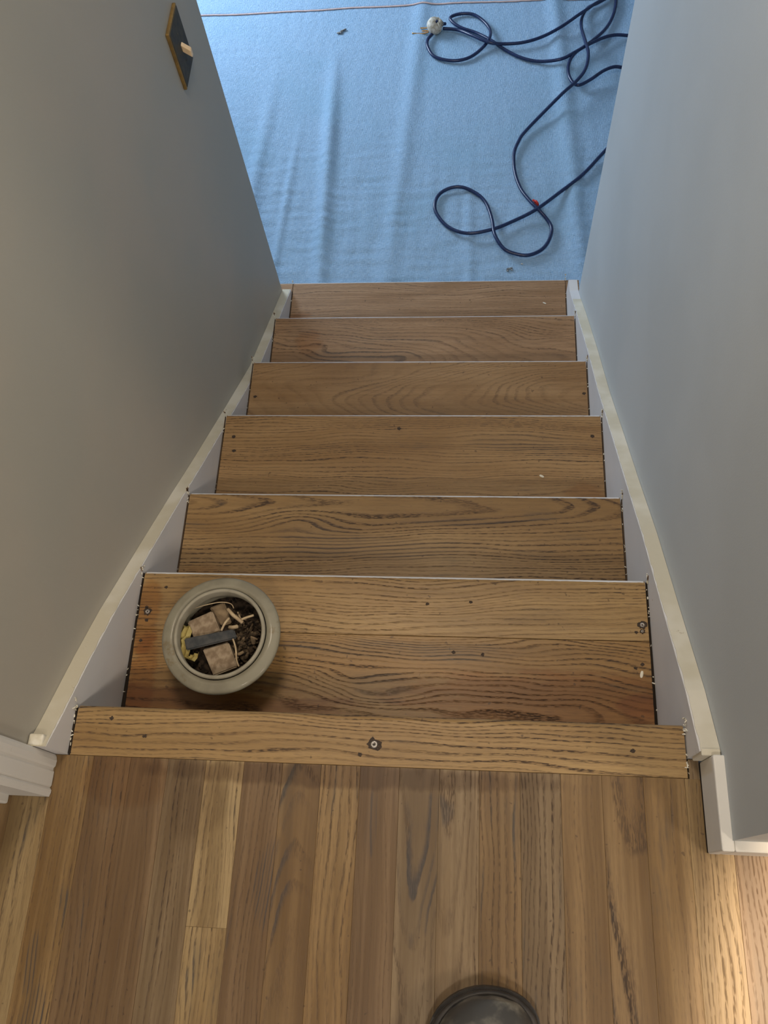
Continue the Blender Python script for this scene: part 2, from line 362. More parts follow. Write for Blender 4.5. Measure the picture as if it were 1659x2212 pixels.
spec = [
 (2, (0.35, 0.235, 0.125), (0.52, 0.02, 0.05), (0.45, 1.3, 1.1), [(0.42, 0.42, 0.26, 0.03, (0.05, 0.035, 0.028), 0.85, True), (0.62, 0.485, 0.16, 0.012, (0.05, 0.035, 0.028), 0.85, True), (0.30, 0.44, 0.10, 0.05, (0.07, 0.05, 0.04), 0.6, True), (0.06, 0.33, 0.1, 0.05, (0.8, 0.68, 0.55), 0.8, False)], [(0.25, 0.49, 0.10, 0.03, 0.022)]),
 (3, (0.37, 0.24, 0.13), (0.15, 0.03, -0.04), (0.82, 1.0, 0.5), [(0.75, 0.78, 0.16, 0.03, (0.08, 0.055, 0.04), 0.7, True), (0.9, 0.6, 0.06, 0.08, (0.8, 0.66, 0.55), 0.7, False)], []),
 (4, (0.38, 0.245, 0.14), (1.02, 0.20, -0.16), (0.27, 0.45, 0.4), [(0.15, 0.93, 0.2, 0.03, (0.08, 0.06, 0.045), 0.6, True)], []),
 (5, (0.39, 0.25, 0.16), (1.22, 0.10, 0.10), (0.74, 0.6, 0.5), [(0.3, 1.28, 0.2, 0.03, (0.08, 0.06, 0.045), 0.6, True), (0.12, 1.33, 0.05, 0.05, orange, 0.6, False)], []),
 (6, (0.41, 0.265, 0.175), (1.40, 0.03, 0.06), (0.53, 0.55, 0.3), [(0.04, 1.53, 0.05, 0.06, orange, 0.8, False)], [])]
for k, tint, ring, wp, st, kn in spec:
    last = k == 6
    T.append(tread('tread', k, NY[k - 1] - 0.028, NY[k], tint, ring, wp, wood('oak_tread', 'x', st, kn), None))
# bottom tread runs out past the ends of the stringers
bm = bmesh.new()
T.append(tread('tread_end', 6, 1.672, NY[6], (0.41, 0.265, 0.175), (1.40, 0.03, 0.06), (0.53, 0.55, 0.3), bpy.data.materials['oak_tread.004'] if 'oak_tread.004' in bpy.data.materials else T[-1].data.materials[0], None, -0.045, 0.0035))
T.append(tread('tread_end', 6, 1.632, NY[6], (0.41, 0.265, 0.175), (1.40, 0.03, 0.06), (0.53, 0.55, 0.3), T[-2].data.materials[0], None, 0.9475, 0.995))
for k in range(7):
    bm = bmesh.new(); zt = -k * H - 0.0285; zb = -(k + 1) * H + 0.0005 if k < 6 else LF + 0.001
    box(bm, 0.002, 0.948, NY[k] - 0.045, NY[k] - 0.029, zb, zt); frm('riser', bm, M['riser'], stair)

# old white paint left on the front of the nosings
def painted_edge(k, parent, xa, xb):
    bm = bmesh.new(); r = 0.011; z = -k * H; y1 = NY[k]; rows = []; n = 150
    for i in range(n + 1):
        x = xa + (xb - xa) * i / n
        top = math.radians(62 + 9 * noise.noise(Vector((x * 14, k * 3.3, 0))) + 10 * noise.noise(Vector((x * 90, k, 4))))
        row = []
        for j in range(6):
            a = top + (-math.radians(30) - top) * j / 5; rr_ = r + (0.0006 if 0 < j else -0.0002)
            row.append(bm.verts.new((x, y1 - r + math.cos(a) * rr_, z - r + math.sin(a) * rr_)))
        rows.append(row)
    for a, b in zip(rows, rows[1:]):
        for j in range(5): bm.faces.new((a[j], a[j + 1], b[j + 1], b[j]))
    o = frm('painted_edge', bm, M['white'], parent, True); return o
for k, tr in zip((1, 2, 3, 4, 5, 6), (T[1], T[3], T[4], T[5], T[6], T[7])): painted_edge(k, tr, 0.006, 0.945)

# stringers: profile (y, z) of the top edge measured along each side
LT = [(-0.0785, 0.078), (-0.037, 0.050), (0.082, -0.022), (0.183, -0.088), (0.365, -0.222), (0.536, -0.349), (0.659, -0.443), (0.925, -0.640), (1.171, -0.818), (1.45, -0.975), (1.63, -1.075), (1.668, -1.095)]
RT = [(-0.050, 0.072), (0.047, 0.022), (0.203, -0.080), (0.395, -0.203), (0.56, -0.322), (0.738, -0.446), (0.944, -0.592), (1.171, -0.735), (1.42, -0.905), (1.53, -0.985), (1.60, -1.03), (1.655, -1.045)]
def stringer(top, x0, x1, yend, lab):
    bm = bmesh.new()
    lo = [(y, z - 0.42) for y, z in reversed(top)]
    lo = [(y, max(z, LF + 0.002)) for y, z in lo]
    # front stub does not go below the landing boards
    A = [bm.verts.new((x0, y, z)) for y, z in top]; A2 = [bm.verts.new((x0, y, z)) for y, z in lo[::-1]]
    C = [bm.verts.new((x1, y, z)) for y, z in top]; C2 = [bm.verts.new((x1, y, z)) for y, z in lo[::-1]]
    n = len(top)
    for i in range(n - 1):
        bm.faces.new((A[i], A[i + 1], A2[i + 1], A2[i])); bm.faces.new((C[i], C2[i], C2[i + 1], C[i + 1]))
        bm.faces.new((A[i], C[i], C[i + 1], A[i + 1])); bm.faces.new((A2[i], A2[i + 1], C2[i + 1], C2[i]))
    bm.faces.new((A[0], A2[0], C2[0], C[0])); bm.faces.new((A[-1], C[-1], C2[-1], A2[-1]))
    o = frm('stringer', bm, M['white'], stair); o['label'] = lab; return o
SL = stringer(LT, -0.0295, 0.0, 0, 'white painted stringer on the left wall')
SR = stringer(RT, 0.951, 0.9795, 0, 'white painted stringer on the right wall')
# masking tape / raw cream strip on the top edge with torn borders
def tape(top, x0, x1, parent, inner):
    pts = []
    for a, b in zip(top, top[1:]):
        L = math.hypot(b[0] - a[0], b[1] - a[1]); n = max(1, int(L / 0.006))
        for i in range(n): t = i / n; pts.append((a[0] + (b[0] - a[0]) * t, a[1] + (b[1] - a[1]) * t))
    pts.append(top[-1]); bm = bmesh.new(); rows = []
    for i, (y, z) in enumerate(pts):
        j = noise.noise(Vector((y * 45, inner * 7.0, 0))) * 0.0022 + noise.noise(Vector((y * 260, inner * 3.0, 2))) * 0.0012
        xi = inner_x = (x1 if inner > 0 else x0) + j
        xo = x0 if inner > 0 else x1
        h = 0.0016
        a = [(xo, z), (xo, z + h), (xi, z + h), (xi, z)]
        rows.append([bm.verts.new((x, y, zz)) for x, zz in a])
    for a, b in zip(rows, rows[1:]):
        for k in range(4): bm.faces.new((a[k], a[(k + 1) % 4], b[(k + 1) % 4], b[k]))
    bm.faces.new(rows[0]); bm.faces.new(rows[-1][::-1])
    return frm('masking_tape', bm, M['tape'], parent)
tape(LT, -0.0295, -0.002, SL, 1)
tape(RT[:-2], 0.953, 0.9795, SR, -1)
# bevelled caulk foot at the head of the left tape
bm = bmesh.new(); box(bm, -0.029, -0.006, -0.0775, -0.060, 0.05, 0.0805, 0.003, 2); frm('tape_end', bm, M['caulk'], SL)
bm = bmesh.new(); box(bm, 0.953, 0.979, -0.056, -0.046, 0.02, 0.0745, 0.001, 1); frm('tape_end', bm, M['tape'], SR)

# ragged paint and caulk crumbs where the boards meet the stringers; bare wood scars above the nosings
def blob(bm, c, sx, sy, sz, rnd, sub=1):
    r = bmesh.ops.create_icosphere(bm, subdivisions=sub, radius=1.0); q = Matrix.Rotation(rnd.uniform(0, 6.28), 3, 'Z')
    for v in r['verts']:
        k = 1 + rnd.uniform(-0.3, 0.3); p = q @ Vector((v.co.x * sx * k, v.co.y * sy * k, v.co.z * sz * k)); v.co = Vector(c) + p
def crumbs(side, parent):
    rnd = random.Random(3 + side); bw = bmesh.new(); bd = bmesh.new()
    xf = 0.0008 if side == 0 else 0.9502; sgn = 1 if side == 0 else -1
    for k in range(0, 7):
        z = -k * H; ya, yb = (NY[k - 1] if k else -0.077), NY[k]
        for i in range(12 if k < 3 else 5):
            y = rnd.uniform(ya + 0.005, yb); wdt = rnd.uniform(0.0008, 0.0022)
            blob(bw, (xf + sgn * rnd.uniform(-0.0004, 0.0016), y, z + rnd.uniform(-0.001, 0.0025)), wdt * 0.7, rnd.uniform(0.001, 0.004), rnd.uniform(0.0008, 0.002), rnd)
        # scar just above the nosing
        n = 16
        for s in range(3 if 0 < k < 6 else 0):
            cy, cz = yb + rnd.uniform(-0.004, 0.004), z + rnd.uniform(0.006, 0.016); ry, rz = rnd.uniform(0.0012, 0.003), rnd.uniform(0.003, 0.008)
            f = []
            for i in range(n):
                a = 2 * math.pi * i / n; q = rnd.uniform(0.55, 1.25); f.append((cy + math.cos(a) * ry * q, cz + math.sin(a) * rz * q))
            prism(bd, f, 'x', xf - sgn * 0.0012, xf + sgn * 0.0003)
        for i in range(7):
            blob(bw, (xf + sgn * 0.0008, yb + rnd.uniform(-0.012, 0.010), z + rnd.uniform(0.002, 0.014)), 0.0012, rnd.uniform(0.001, 0.0035), rnd.uniform(0.001, 0.004), rnd)
    tag(frm('paint_crumbs', bw, M['caulk'], parent), None, kind='stuff'); tag(frm('bare_wood_scars', bd, M['barewood'], parent), None, kind='stuff')
crumbs(0, SL); crumbs(1, SR)
# ragged strips painted as the dark void of the gaps beside the treads
def gap(xa, xb, k, y0, y1, rnd, mat='gap'):
    bm = bmesh.new(); n = 60; top = []
    L = []; Rr = []
    for i in range(n + 1):
        y = y0 + (y1 - y0) * i / n; t = 1 - i / n
        wd = (xb - xa) * (0.45 + 0.55 * t) + rnd.uniform(-0.0003, 0.0003)
        if xa < 0.5: a, b = xa, xa + wd
        else: a, b = xb - wd, xb
        L.append(bm.verts.new((a, y, -k * H + 0.0006))); Rr.append(bm.verts.new((b, y, -k * H + 0.0006)))
    L2 = [bm.verts.new(v.co - Vector((0, 0, 0.004))) for v in L]; R2 = [bm.verts.new(v.co - Vector((0, 0, 0.004))) for v in Rr]
    for i in range(n):
        bm.faces.new((L[i], Rr[i], Rr[i + 1], L[i + 1])); bm.faces.new((L[i], L[i + 1], L2[i + 1], L2[i])); bm.faces.new((Rr[i], R2[i], R2[i + 1], Rr[i + 1]))
    bm.faces.new((L[0], L2[0], R2[0], Rr[0])); bm.faces.new((L[-1], Rr[-1], R2[-1], L2[-1]))
    return frm('gap_strip', bm, M[mat], stair)
rr = random.Random(5)
gap(0.0003, 0.0085, 1, 0.003, 0.20, rr); gap(0.0003, 0.005, 1, 0.20, 0.29, rr); gap(0.9455, 0.9508, 1, 0.003, 0.29, rr)
for k in (2, 3, 4, 5, 6):
    gap(0.0003, 0.0045, k, NY[k - 1] + 0.002, NY[k] - 0.008, rr, 'gapb'); gap(0.9468, 0.9508, k, NY[k - 1] + 0.002, NY[k] - 0.008, rr, 'gapb')
gap(0.0003, 0.0050, 0, -0.077, -0.004, rr)

# screws and stained nail holes
def stain_disc(x, y, z, r, parent, rnd, name='nail_hole', mat='rust'):
    bm = bmesh.new(); n = 18; f = []
    for i in range(n):
        a = 2 * math.pi * i / n; q = rnd.uniform(0.7, 1.2) * r; f.append((x + math.cos(a) * q * 1.15, y + math.sin(a) * q))
    prism(bm, f, 'z', z - 0.001, z + 0.00035); return frm(name, bm, M[mat], parent)
def screw(x, y, k, parent, r=0.0052):
    z = -k * H; rnd = random.Random(int(x * 1000)); stain_disc(x, y, z, r * 1.75, parent, rnd)
    bm = bmesh.new(); lathe(bm, [(0, -0.0006), (r * 0.22, -0.0006), (r * 0.3, 0.0006), (r * 0.75, 0.0010), (r, 0.0002), (r, -0.003)], 20)
    for v in bm.verts: v.co += Vector((x, y, z + 0.0006))
    return frm('screw', bm, M['screw'], parent, True)
screw(0.483, -0.046, 0, T[0], 0.0058)
for x, y in ((0.120, -0.046), (0.872, -0.042), (0.062, -0.020), (0.462, -0.062)): stain_disc(x, y, 0, 0.0032, T[0], rr)
screw(0.021, 0.213, 1, T[1], 0.0045); screw(0.937, 0.209, 1, T[1], 0.0045); screw(0.936, 0.197, 1, T[1], 0.0025)
for x, y in ((0.018, 0.222), (0.022, 0.196), (0.925, 0.195), (0.05, 0.262), (0.63, 0.245), (0.55, 0.24)): stain_disc(x, y, -H, 0.0030, T[1], rr)
for x, y in ((0.017, 0.157), (0.932, 0.137), (0.92, 0.130), (0.652, 0.147), (0.60, 0.15)): stain_disc(x, y, -H, 0.0032, T[2], rr)
for x, y, k in ((0.45, 0.815, 3), (0.035, 0.75, 3), (0.925, 0.795, 3), (0.03, 0.79, 3), (0.02, 1.02, 4), (0.938, 1.029, 4)): stain_disc(x, y, -k * H, 0.0045, T[k + 1], rr)

# ------------------------------------------------------------------ dust sheets on the lower floor
t = NT('pale_blue_dust_sheet_cloth'); o, xyz = t.obj()
wv = t.noise(t.comb(t.math('MULTIPLY', xyz[0], 60.0), t.math('MULTIPLY', xyz[1], 420.0), 0.0), 1.0, 3)
wv2 = t.noise(t.comb(t.math('MULTIPLY', xyz[0], 420.0), t.math('MULTIPLY', xyz[1], 60.0), 4.0), 1.0, 2)
cc = t.mix(t.step(wv, 0.3, 0.7), (0.26, 0.42, 0.62), (0.38, 0.55, 0.74)); cc = t.mix(t.math('MULTIPLY', t.step(t.noise(o, 3.0, 3), 0.45, 0.7), 0.3), cc, (0.24, 0.43, 0.60))
t.bump(t.math('ADD', wv, wv2), 0.8, 0.004); M['cloth'] = t.out(cc, 0.85, 0.15)
M['hem'] = speckled('pink_hem_thread', (0.78, 0.58, 0.54), rough=0.9)
def ridge(x, c, w_, a): d = (x - c) / w_; return 1.5 * a * math.exp(-d * d)
def cloth_h(x, y):
    n = noise.noise
    z = 0.004 + 0.0015 * n(Vector((x * 5, y * 2.2, 0)))
    z += ridge(x, 0.045 - 0.02 * (y - 2.5), 0.030, 0.020) * min(1, max(0, (3.12 - y) / 0.5)) * (0.8 + 0.3 * n(Vector((y * 3, 0, 5))))
    z += ridge(x, -0.24 + 0.04 * (y - 2.5), 0.03, 0.010) * min(1, max(0, (3.0 - y) / 0.6))
    z += ridge(x, 0.34 + 0.06 * (y - 2.3), 0.035, 0.007)
    z += ridge(x, 1.02 - 0.04 * (y - 2.3), 0.035, 0.009)
    z += ridge(x, -0.12 + 0.05 * (y - 2), 0.016, 0.006) * min(1, max(0, (2.75 - y) / 0.5))
    z += ridge(x, 0.62, 0.02, 0.004) * min(1, max(0, (2.6 - y) / 0.5))
    k = min(1, max(0, (2.7 - y) / 0.5))
    z += 0.0028 * abs(n(Vector((x * 16, y * 3.0, 9)))) * (0.5 + k) + 0.0026 * n(Vector((x * 9, y * 34, 3))) * (0.4 + k)
    z += 0.0007 * n(Vector((x * 60, y * 60, 1)))
    return z
def sheet(name, x0, x1, y0, y1, nx, ny, edge, lab, lift=0.0):
    me = bpy.data.meshes.new(name); V = []; Fc = []
    for j in range(ny + 1):
        for i in range(nx + 1):
            x = x0 + (x1 - x0) * i / nx; y = y0 + (y1 - y0) * j / ny
            yy = y + (edge(x) * (j / ny) if y1 < 4 else edge(x) * (1 - j / ny))
            V.append((x, yy, LF + lift + cloth_h(x, yy)))
    n = len(V)
    for j in range(ny):
        for i in range(nx):
            a = j * (nx + 1) + i; Fc.append((a, a + 1, a + nx + 2, a + nx + 1))
    me.from_pydata(V, [], Fc); o = link(name, me, M['cloth'], None, True)
    so = o.modifiers.new('thickness', 'SOLIDIFY'); so.thickness = 0.0015; so.offset = 1
    return tag(o, lab, 'dust sheet')
E1 = lambda x: 0.006 * math.sin(x * 3.1) + 0.004 * noise.noise(Vector((x * 6, 0, 0)))
s1 = sheet('dust_sheet', -1.4, 2.2, 1.70, 3.352, 600, 400, E1, 'large pale blue dust sheet spread over the floor at the foot of the stairs')
s2 = sheet('dust_sheet', -1.4, 2.2, 3.3585, 4.7, 260, 110, lambda x: E1(x) + 0.003 * noise.noise(Vector((x * 9, 4, 0))), 'second pale blue dust sheet beyond the thin pink seam')
bm = bmesh.new(); hp = [Vector((x, 3.3535 + E1(x), LF + cloth_h(x, 3.35 + E1(x)) + 0.004)) for x in [-1.38 + i * 0.02 for i in range(179)]]
tube(bm, hp, 0.0032, 6); frm('hem', bm, M['hem'], s1, True)

# ------------------------------------------------------------------ cord on the sheet
M['cord'] = speckled('navy_cord_rubber', (0.006, 0.014, 0.055), (0.012, 0.028, 0.10), 200, 0.30, 0.05, 0.5)
C1 = [(1.40,2.78),(1.28,2.64),(1.147,2.471),(1.061,2.358),(0.976,2.275),(0.874,2.183),(0.786,2.128),(0.704,2.089),(0.611,2.073),(0.54,2.104),(0.495,2.166),(0.484,2.22),(0.501,2.27),(0.543,2.3),(0.591,2.302),(0.645,2.269),(0.681,2.222),(0.704,2.145),(0.716,2.063),(0.75,1.996),(0.796,1.97),(0.841,1.964),(0.887,1.986),(0.917,2.029),(0.93,2.088),(0.914,2.133),(0.88,2.186),(0.852,2.225),(0.817,2.288),(0.795,2.375),(0.793,2.471),(0.815,2.544),(0.84,2.589),(0.903,2.674),(0.993,2.791),(1.051,2.858),(1.092,2.927),(1.108,3.016),(1.099,3.09),(1.086,3.175),(1.092,3.241),(1.12,3.297),(1.168,3.328),(1.227,3.38),(1.30,3.50)]
C2 = [(1.42,2.90),(1.33,2.92),(1.248,2.928),(1.211,2.934),(1.166,2.914),(1.108,2.864),(1.057,2.836),(1.027,2.877),(1.023,2.948),(1.051,3.019),(1.124,3.089),(1.185,3.16),(1.222,3.242),(1.24,3.338),(1.24,3.46),(1.30,3.6)]
C3 = [(1.45,3.10),(1.36,3.11),(1.284,3.115),(1.228,3.122),(1.176,3.109),(1.111,3.071),(1.052,3.028),(0.993,2.99),(0.904,2.981),(0.827,3.008),(0.757,3.062),(0.705,3.116),(0.64,3.167),(0.573,3.204),(0.533,3.245),(0.529,3.274),(0.572,3.291),(0.626,3.283),(0.672,3.236),(0.699,3.178),(0.692,3.121),(0.653,3.058),(0.602,3.015),(0.537,3.004),(0.464,3.031),(0.433,3.089),(0.430,3.136),(0.45,3.172)]
C4 = [(0.495,3.203),(0.56,3.19),(0.627,3.149),(0.692,3.107),(0.757,3.094),(0.842,3.099),(0.926,3.132),(1.006,3.189),(1.073,3.251),(1.114,3.287),(1.154,3.323),(1.208,3.36),(1.27,3.43)]
def cord_path(pts, seed, lifts):
    out = []
    for i, (x, y) in enumerate(pts):
        z = LF + 0.0130 + cloth_h(x, y)
        for (lx, ly, w_, a) in lifts:
            d = ((x - lx) ** 2 + (y - ly) ** 2) / (w_ * w_); z += a * math.exp(-d)
        out.append((x, y, z))
    # the lift moves a point toward the camera: slide it along its sight line so it stays where the photo shows it
    res = []
    for x, y, z in out:
        p = Vector((x, y, LF + 0.008)); s = (z - p.z) / (CP.z - p.z); res.append(p + (CP - p) * s)
    return cr(res, 7)
def cord(name, pts, seed, lifts, lab):
    bm = bmesh.new(); tube(bm, cord_path(pts, seed, lifts), 0.0068, 12)
    o = frm(name, bm, M['cord'], None, True); return tag(o, lab, 'cord')
c1 = cord('power_cord', C1, 1, [(1.10, 3.0, 0.17, 0.045), (0.86, 2.20, 0.05, 0.013), (0.712, 2.09, 0.05, 0.0), (1.0, 2.8, 0.2, 0.02), (0.72, 2.05, 0.10, 0.016)], 'navy cord looped in a figure of eight with a red tie, nearest the stairs')
c2 = cord('power_cord', C2, 2, [(1.2, 2.93, 0.12, 0.03), (1.07, 3.05, 0.1, 0.013), (1.06, 2.85, 0.04, 0.012)], 'navy cord curling by the right wall, middle one of the tangle')
c3 = cord('power_cord', C3, 3, [(0.69, 3.12, 0.05, 0.013), (1.1, 3.07, 0.12, 0.026)], 'navy cord with an open loop beneath the white plug')
c4 = cord('power_cord', C4, 4, [(0.66, 3.12, 0.09, 0.026), (1.1, 3.28, 0.12, 0.026), (0.9, 3.1, 0.15, 0.012)], 'navy cord running from the white plug up to the top right corner')
M['red'] = speckled('red_plastic', (0.62, 0.045, 0.03), rough=0.5)
bm = bmesh.new()
cx, cy, cz = 0.874, 2.201, LF + 0.022
tube(bm, [Vector((cx + math.cos(a) * 0.006, cy - math.cos(a) * 0.008, cz + math.sin(a) * 0.008)) for a in [i * math.pi * 2 / 14 for i in range(15)]], 0.0042, 8)
tube(bm, [Vector((cx - 0.004, cy + 0.006, cz + 0.004)), Vector((cx - 0.012, cy + 0.014, cz + 0.002)), Vector((cx - 0.016, cy + 0.004, cz))], 0.004, 8)
frm('red_tie', bm, M['red'], c1, True)['label'] = 'small red plastic tie'
# plug with prongs and ground pin
M['plugw'] = speckled('dirty_cream_plastic', (0.66, 0.63, 0.56), (0.42, 0.37, 0.28), 90, 0.45, 0.2)
M['brass'] = speckled('brass', (0.62, 0.36, 0.16), (0.40, 0.24, 0.10), 120, 0.35, metal=0.9)
px, py, pz = 0.462, 3.185, LF + 0.030
plug = empty('plug', (px, py, LF + 0.006), 'dirty white round plug at the end of the cord, lying on the blue sheet', 'plug')
bm = bmesh.new(); lathe(bm, [(0, -0.020), (0.026, -0.020), (0.034, -0.014), (0.036, 0.0), (0.032, 0.010), (0.020, 0.018), (0.012, 0.019), (0, 0.019)], 28)
q = Matrix.Rotation(math.radians(38), 4, 'Y') @ Matrix.Rotation(math.radians(20), 4, 'X')
for v in bm.verts: v.co = q @ v.co + Vector((0, 0, 0.032))
frm('plug_body', bm, M['plugw'], plug, True)
bm = bmesh.new()
for i in range(7):
    a = -0.9 + i * 0.3; lathe_pts = [Vector((0.020 * math.cos(a) + 0.0, 0.02 * math.sin(a) + 0.006, 0.054)), Vector((0.036 * math.cos(a), 0.036 * math.sin(a) + 0.004, 0.034))]
    tube(bm, lathe_pts, 0.0018, 6)
frm('grip_rib', bm, M['plugw'], plug, True)
bm = bmesh.new(); tube(bm, [Vector((0.006, -0.004, 0.050)), Vector((0.010, -0.004, 0.058))], 0.005, 12); frm('screw_hole', bm, M['cord'], plug)
bm = bmesh.new(); tube(bm, cr([(0.026, 0.006, 0.026), (0.036, 0.012, 0.028), (0.044, 0.018, 0.024)], 4), 0.0066, 10); frm('strain_relief', bm, M['cord'], plug, True)
for i, (dy, L) in enumerate(((-0.008, 0.045), (0.010, 0.058))):
    bm = bmesh.new(); box(bm, -0.030 - L * 0.6, -0.026, dy - 0.003, dy + 0.003, 0.012, 0.016, 0.0008, 1); frm('prong', bm, M['brass'], plug)
bm = bmesh.new(); tube(bm, cr([(-0.028, -0.014, 0.012), (-0.06, -0.018, 0.009), (-0.10, -0.012, 0.008)], 5), 0.0028, 8); frm('ground_pin', bm, M['brass'], plug, True)
# paint scraps on the sheet
M['scrapd'] = speckled('grey_debris', (0.10, 0.11, 0.13), (0.4, 0.42, 0.42), 90, 0.7)
def scrap(name, x, y, z, s, mat, lab, cat, seed, n=3, flat=0.35):
    rnd = random.Random(seed); bm = bmesh.new()
    for i in range(n): blob(bm, (rnd.uniform(-s, s) * 0.7, rnd.uniform(-s, s) * 0.5, s * flat * 0.5), s * rnd.uniform(0.4, 0.8), s * rnd.uniform(0.15, 0.35), s * flat * 0.5, rnd, 2)
    o = frm(name, bm, M[mat], None, True); o.location = (x, y, z); return tag(o, lab, cat)
scrap('debris_chip', 0.053, 3.208, LF + 0.007, 0.020, 'scrapd', 'small dark scrap on the blue sheet, upper left of the cords', 'debris', 4, 4)
scrap('debris_chip', 0.769, 1.899, LF + 0.007, 0.014, 'scrapd', 'grey brown crumb on the blue sheet just past the bottom tread', 'debris', 6, 4)
scrap('debris_chip', 0.815, 1.925, LF + 0.007, 0.007, 'caulk', 'tiny pale crumb beside the grey brown crumb on the sheet', 'debris', 9, 2)
scrap('paint_flake', 0.800, 0.684, -3 * H + 0.0005, 0.0065, 'caulk', 'white paint flake on the wide middle tread', 'paint flake', 12, 3) if False else None

def flake(x, y, z, l, w_, ang, lab):
    bm = bmesh.new(); n = 12; f = [(math.cos(2 * math.pi * i / n) * l * (1 if i % 3 else 0.85), math.sin(2 * math.pi * i / n) * w_) for i in range(n)]
    prism(bm, f, 'z', 0.0, 0.0012); o = frm('paint_flake', bm, M['caulk']); o.location = (x, y, z + 0.0002); o.rotation_euler = (0, 0, ang); return tag(o, lab, 'paint flake')
def on_tread(px_, py_, k):
    d = RX * ((px_ - 829.5) / FPX) - UP * ((py_ - 1106) / FPX) + FW; s = (-k * H - CP.z) / d.z; return CP + d * s
p = on_tread(1170, 1029, 3); flake(p.x, p.y, p.z, 0.0065, 0.0028, -0.5, 'white paint flake lying on the third tread from the landing')
p = on_tread(1386, 1457, 1); flake(p.x, p.y, p.z, 0.0072, 0.0026, 1.35, 'white paint flake at the right end of the first tread')
p = on_tread(1176, 655, 6); flake(p.x, p.y, p.z, 0.007, 0.0022, -0.5, 'pale paint flake on the bottom tread')

# ------------------------------------------------------------------ switch plate on the left wall
sw = empty('light_switch', (WT, 1.447, 0.042), 'dark bronze switch plate with brass edges and a cream toggle on the left wall', 'light switch')
M['bronze'] = speckled('dark_bronze', (0.045, 0.045, 0.042), (0.07, 0.065, 0.05), 60, 0.7, metal=0.0)
M['oldbrass'] = speckled('aged_brass_edge', (0.30, 0.19, 0.06), (0.22, 0.14, 0.05), 60, 0.45, metal=0.3)
M['cream'] = speckled('cream_toggle', (0.85, 0.66, 0.44), (0.78, 0.58, 0.36), 60, 0.4)
bm = bmesh.new(); box(bm, 0.0, 0.008, -0.051, 0.051, -0.070, 0.070, 0.002, 2); frm('plate_edge', bm, M['oldbrass'], sw)
bm = bmesh.new(); box(bm, 0.006, 0.0095, -0.047, 0.047, -0.066, 0.066, 0.0015, 2); frm('plate', bm, M['bronze'], sw)
bm = bmesh.new(); box(bm, 0.009, 0.028, -0.006, 0.006, -0.008, 0.010, 0.002, 2)
for v in bm.verts: v.co.z -= (v.co.x - 0.009) * 0.8
frm('toggle', bm, M['cream'], sw)
for zz in (-0.032, 0.032):
    bm = bmesh.new(); lathe(bm, [(0, 0.0012), (0.002, 0.0012), (0.0034, 0.0)], 12)
    for v in bm.verts: v.co = Vector((0.0094 + v.co.z, v.co.x, v.co.y + zz))
    frm('plate_screw', bm, M['bronze'], sw)

# ------------------------------------------------------------------ plastic tub with scraps
bz_ = -H
def tubp(px_, py_, hgt):
    d = RX * ((px_ - 829.5) / FPX) - UP * ((py_ - 1106) / FPX) + FW; s = (bz_ + hgt - CP.z) / d.z; return CP + d * s
bx_, by_ = tubp(477, 1371, 0.108)[:2]
t = NT('cloudy_plastic'); o, xyz = t.obj()
n1 = t.noise(o, 14.0, 4, 0.6); cc = t.mix(t.step(n1, 0.4, 0.62), (0.235, 0.22, 0.165), (0.19, 0.175, 0.13)); cc = t.mix(t.math('MULTIPLY', t.step(t.noise(o, 22.0, 4, 0.65), 0.60, 0.68), 0.65), cc, (0.17, 0.12, 0.06))
t.b.inputs['Subsurface Weight'].default_value = 0.0; t.b.inputs['Coat Weight'].default_value = 0.15; M['tub'] = t.out(cc, 0.5, 0.35)
tub = empty('plastic_tub', (bx_, by_, bz_ + 0.0), 'cloudy plastic tub full of wood scraps standing on the first tread', 'tub')
bm = bmesh.new()
lathe(bm, [(0, 0.0), (0.064, 0.0), (0.070, 0.003), (0.074, 0.010), (0.083, 0.045), (0.0925, 0.080), (0.0975, 0.094), (0.1022, 0.100), (0.1040, 0.1045), (0.1038, 0.1080), (0.1020, 0.1105), (0.0985, 0.1120), (0.0900, 0.1138), (0.0815, 0.1152)])
bmesh.ops.remove_doubles(bm, verts=bm.verts, dist=1e-6)
tb = frm('tub_body', bm, M['tub'], tub, True); so = tb.modifiers.new('thickness', 'SOLIDIFY'); so.thickness = 0.002; so.offset = -1
bm = bmesh.new(); lathe(bm, [(0.0735, 0.100), (0.0735, 0.1195), (0.0750, 0.1212), (0.0782, 0.1212), (0.0800, 0.1195), (0.0800, 0.1150), (0.0785, 0.1135), (0.0785, 0.100), (0.0735, 0.100)])
M['rim'] = speckled('pale_plastic_rim', (0.30, 0.28, 0.22), (0.24, 0.22, 0.17), 40, 0.5)  # rim in a paler tone than the tub body
frm('tub_rim', bm, M['rim'], tub, True)
# loose contents
M['blk'] = speckled('dusty_pine_block', (0.34, 0.27, 0.19), (0.20, 0.145, 0.095), 75, 0.85, 0.5, dist=0.003)
M['blk2'] = speckled('grimy_wood_block', (0.27, 0.20, 0.12), (0.20, 0.145, 0.09), 60, 0.85, 0.5, dist=0.003)
M['slate'] = speckled('dark_grey_rubber', (0.035, 0.040, 0.045), (0.07, 0.07, 0.07), 60, 0.7)
M['yellow'] = speckled('yellow_paper', (0.50, 0.42, 0.16), (0.42, 0.34, 0.12), 30, 0.7)
M['shave'] = speckled('pale_wood_shaving', (0.50, 0.40, 0.26), (0.36, 0.27, 0.17), 60, 0.8)
M['dark'] = speckled('dark_dirt_chips', (0.035, 0.025, 0.016), (0.12, 0.085, 0.05), 120, 0.9, 0.5)
M['black'] = speckled('void_dark_dirt', (0.010, 0.007, 0.005), (0.05, 0.034, 0.022), 120, 0.95, 0.5)
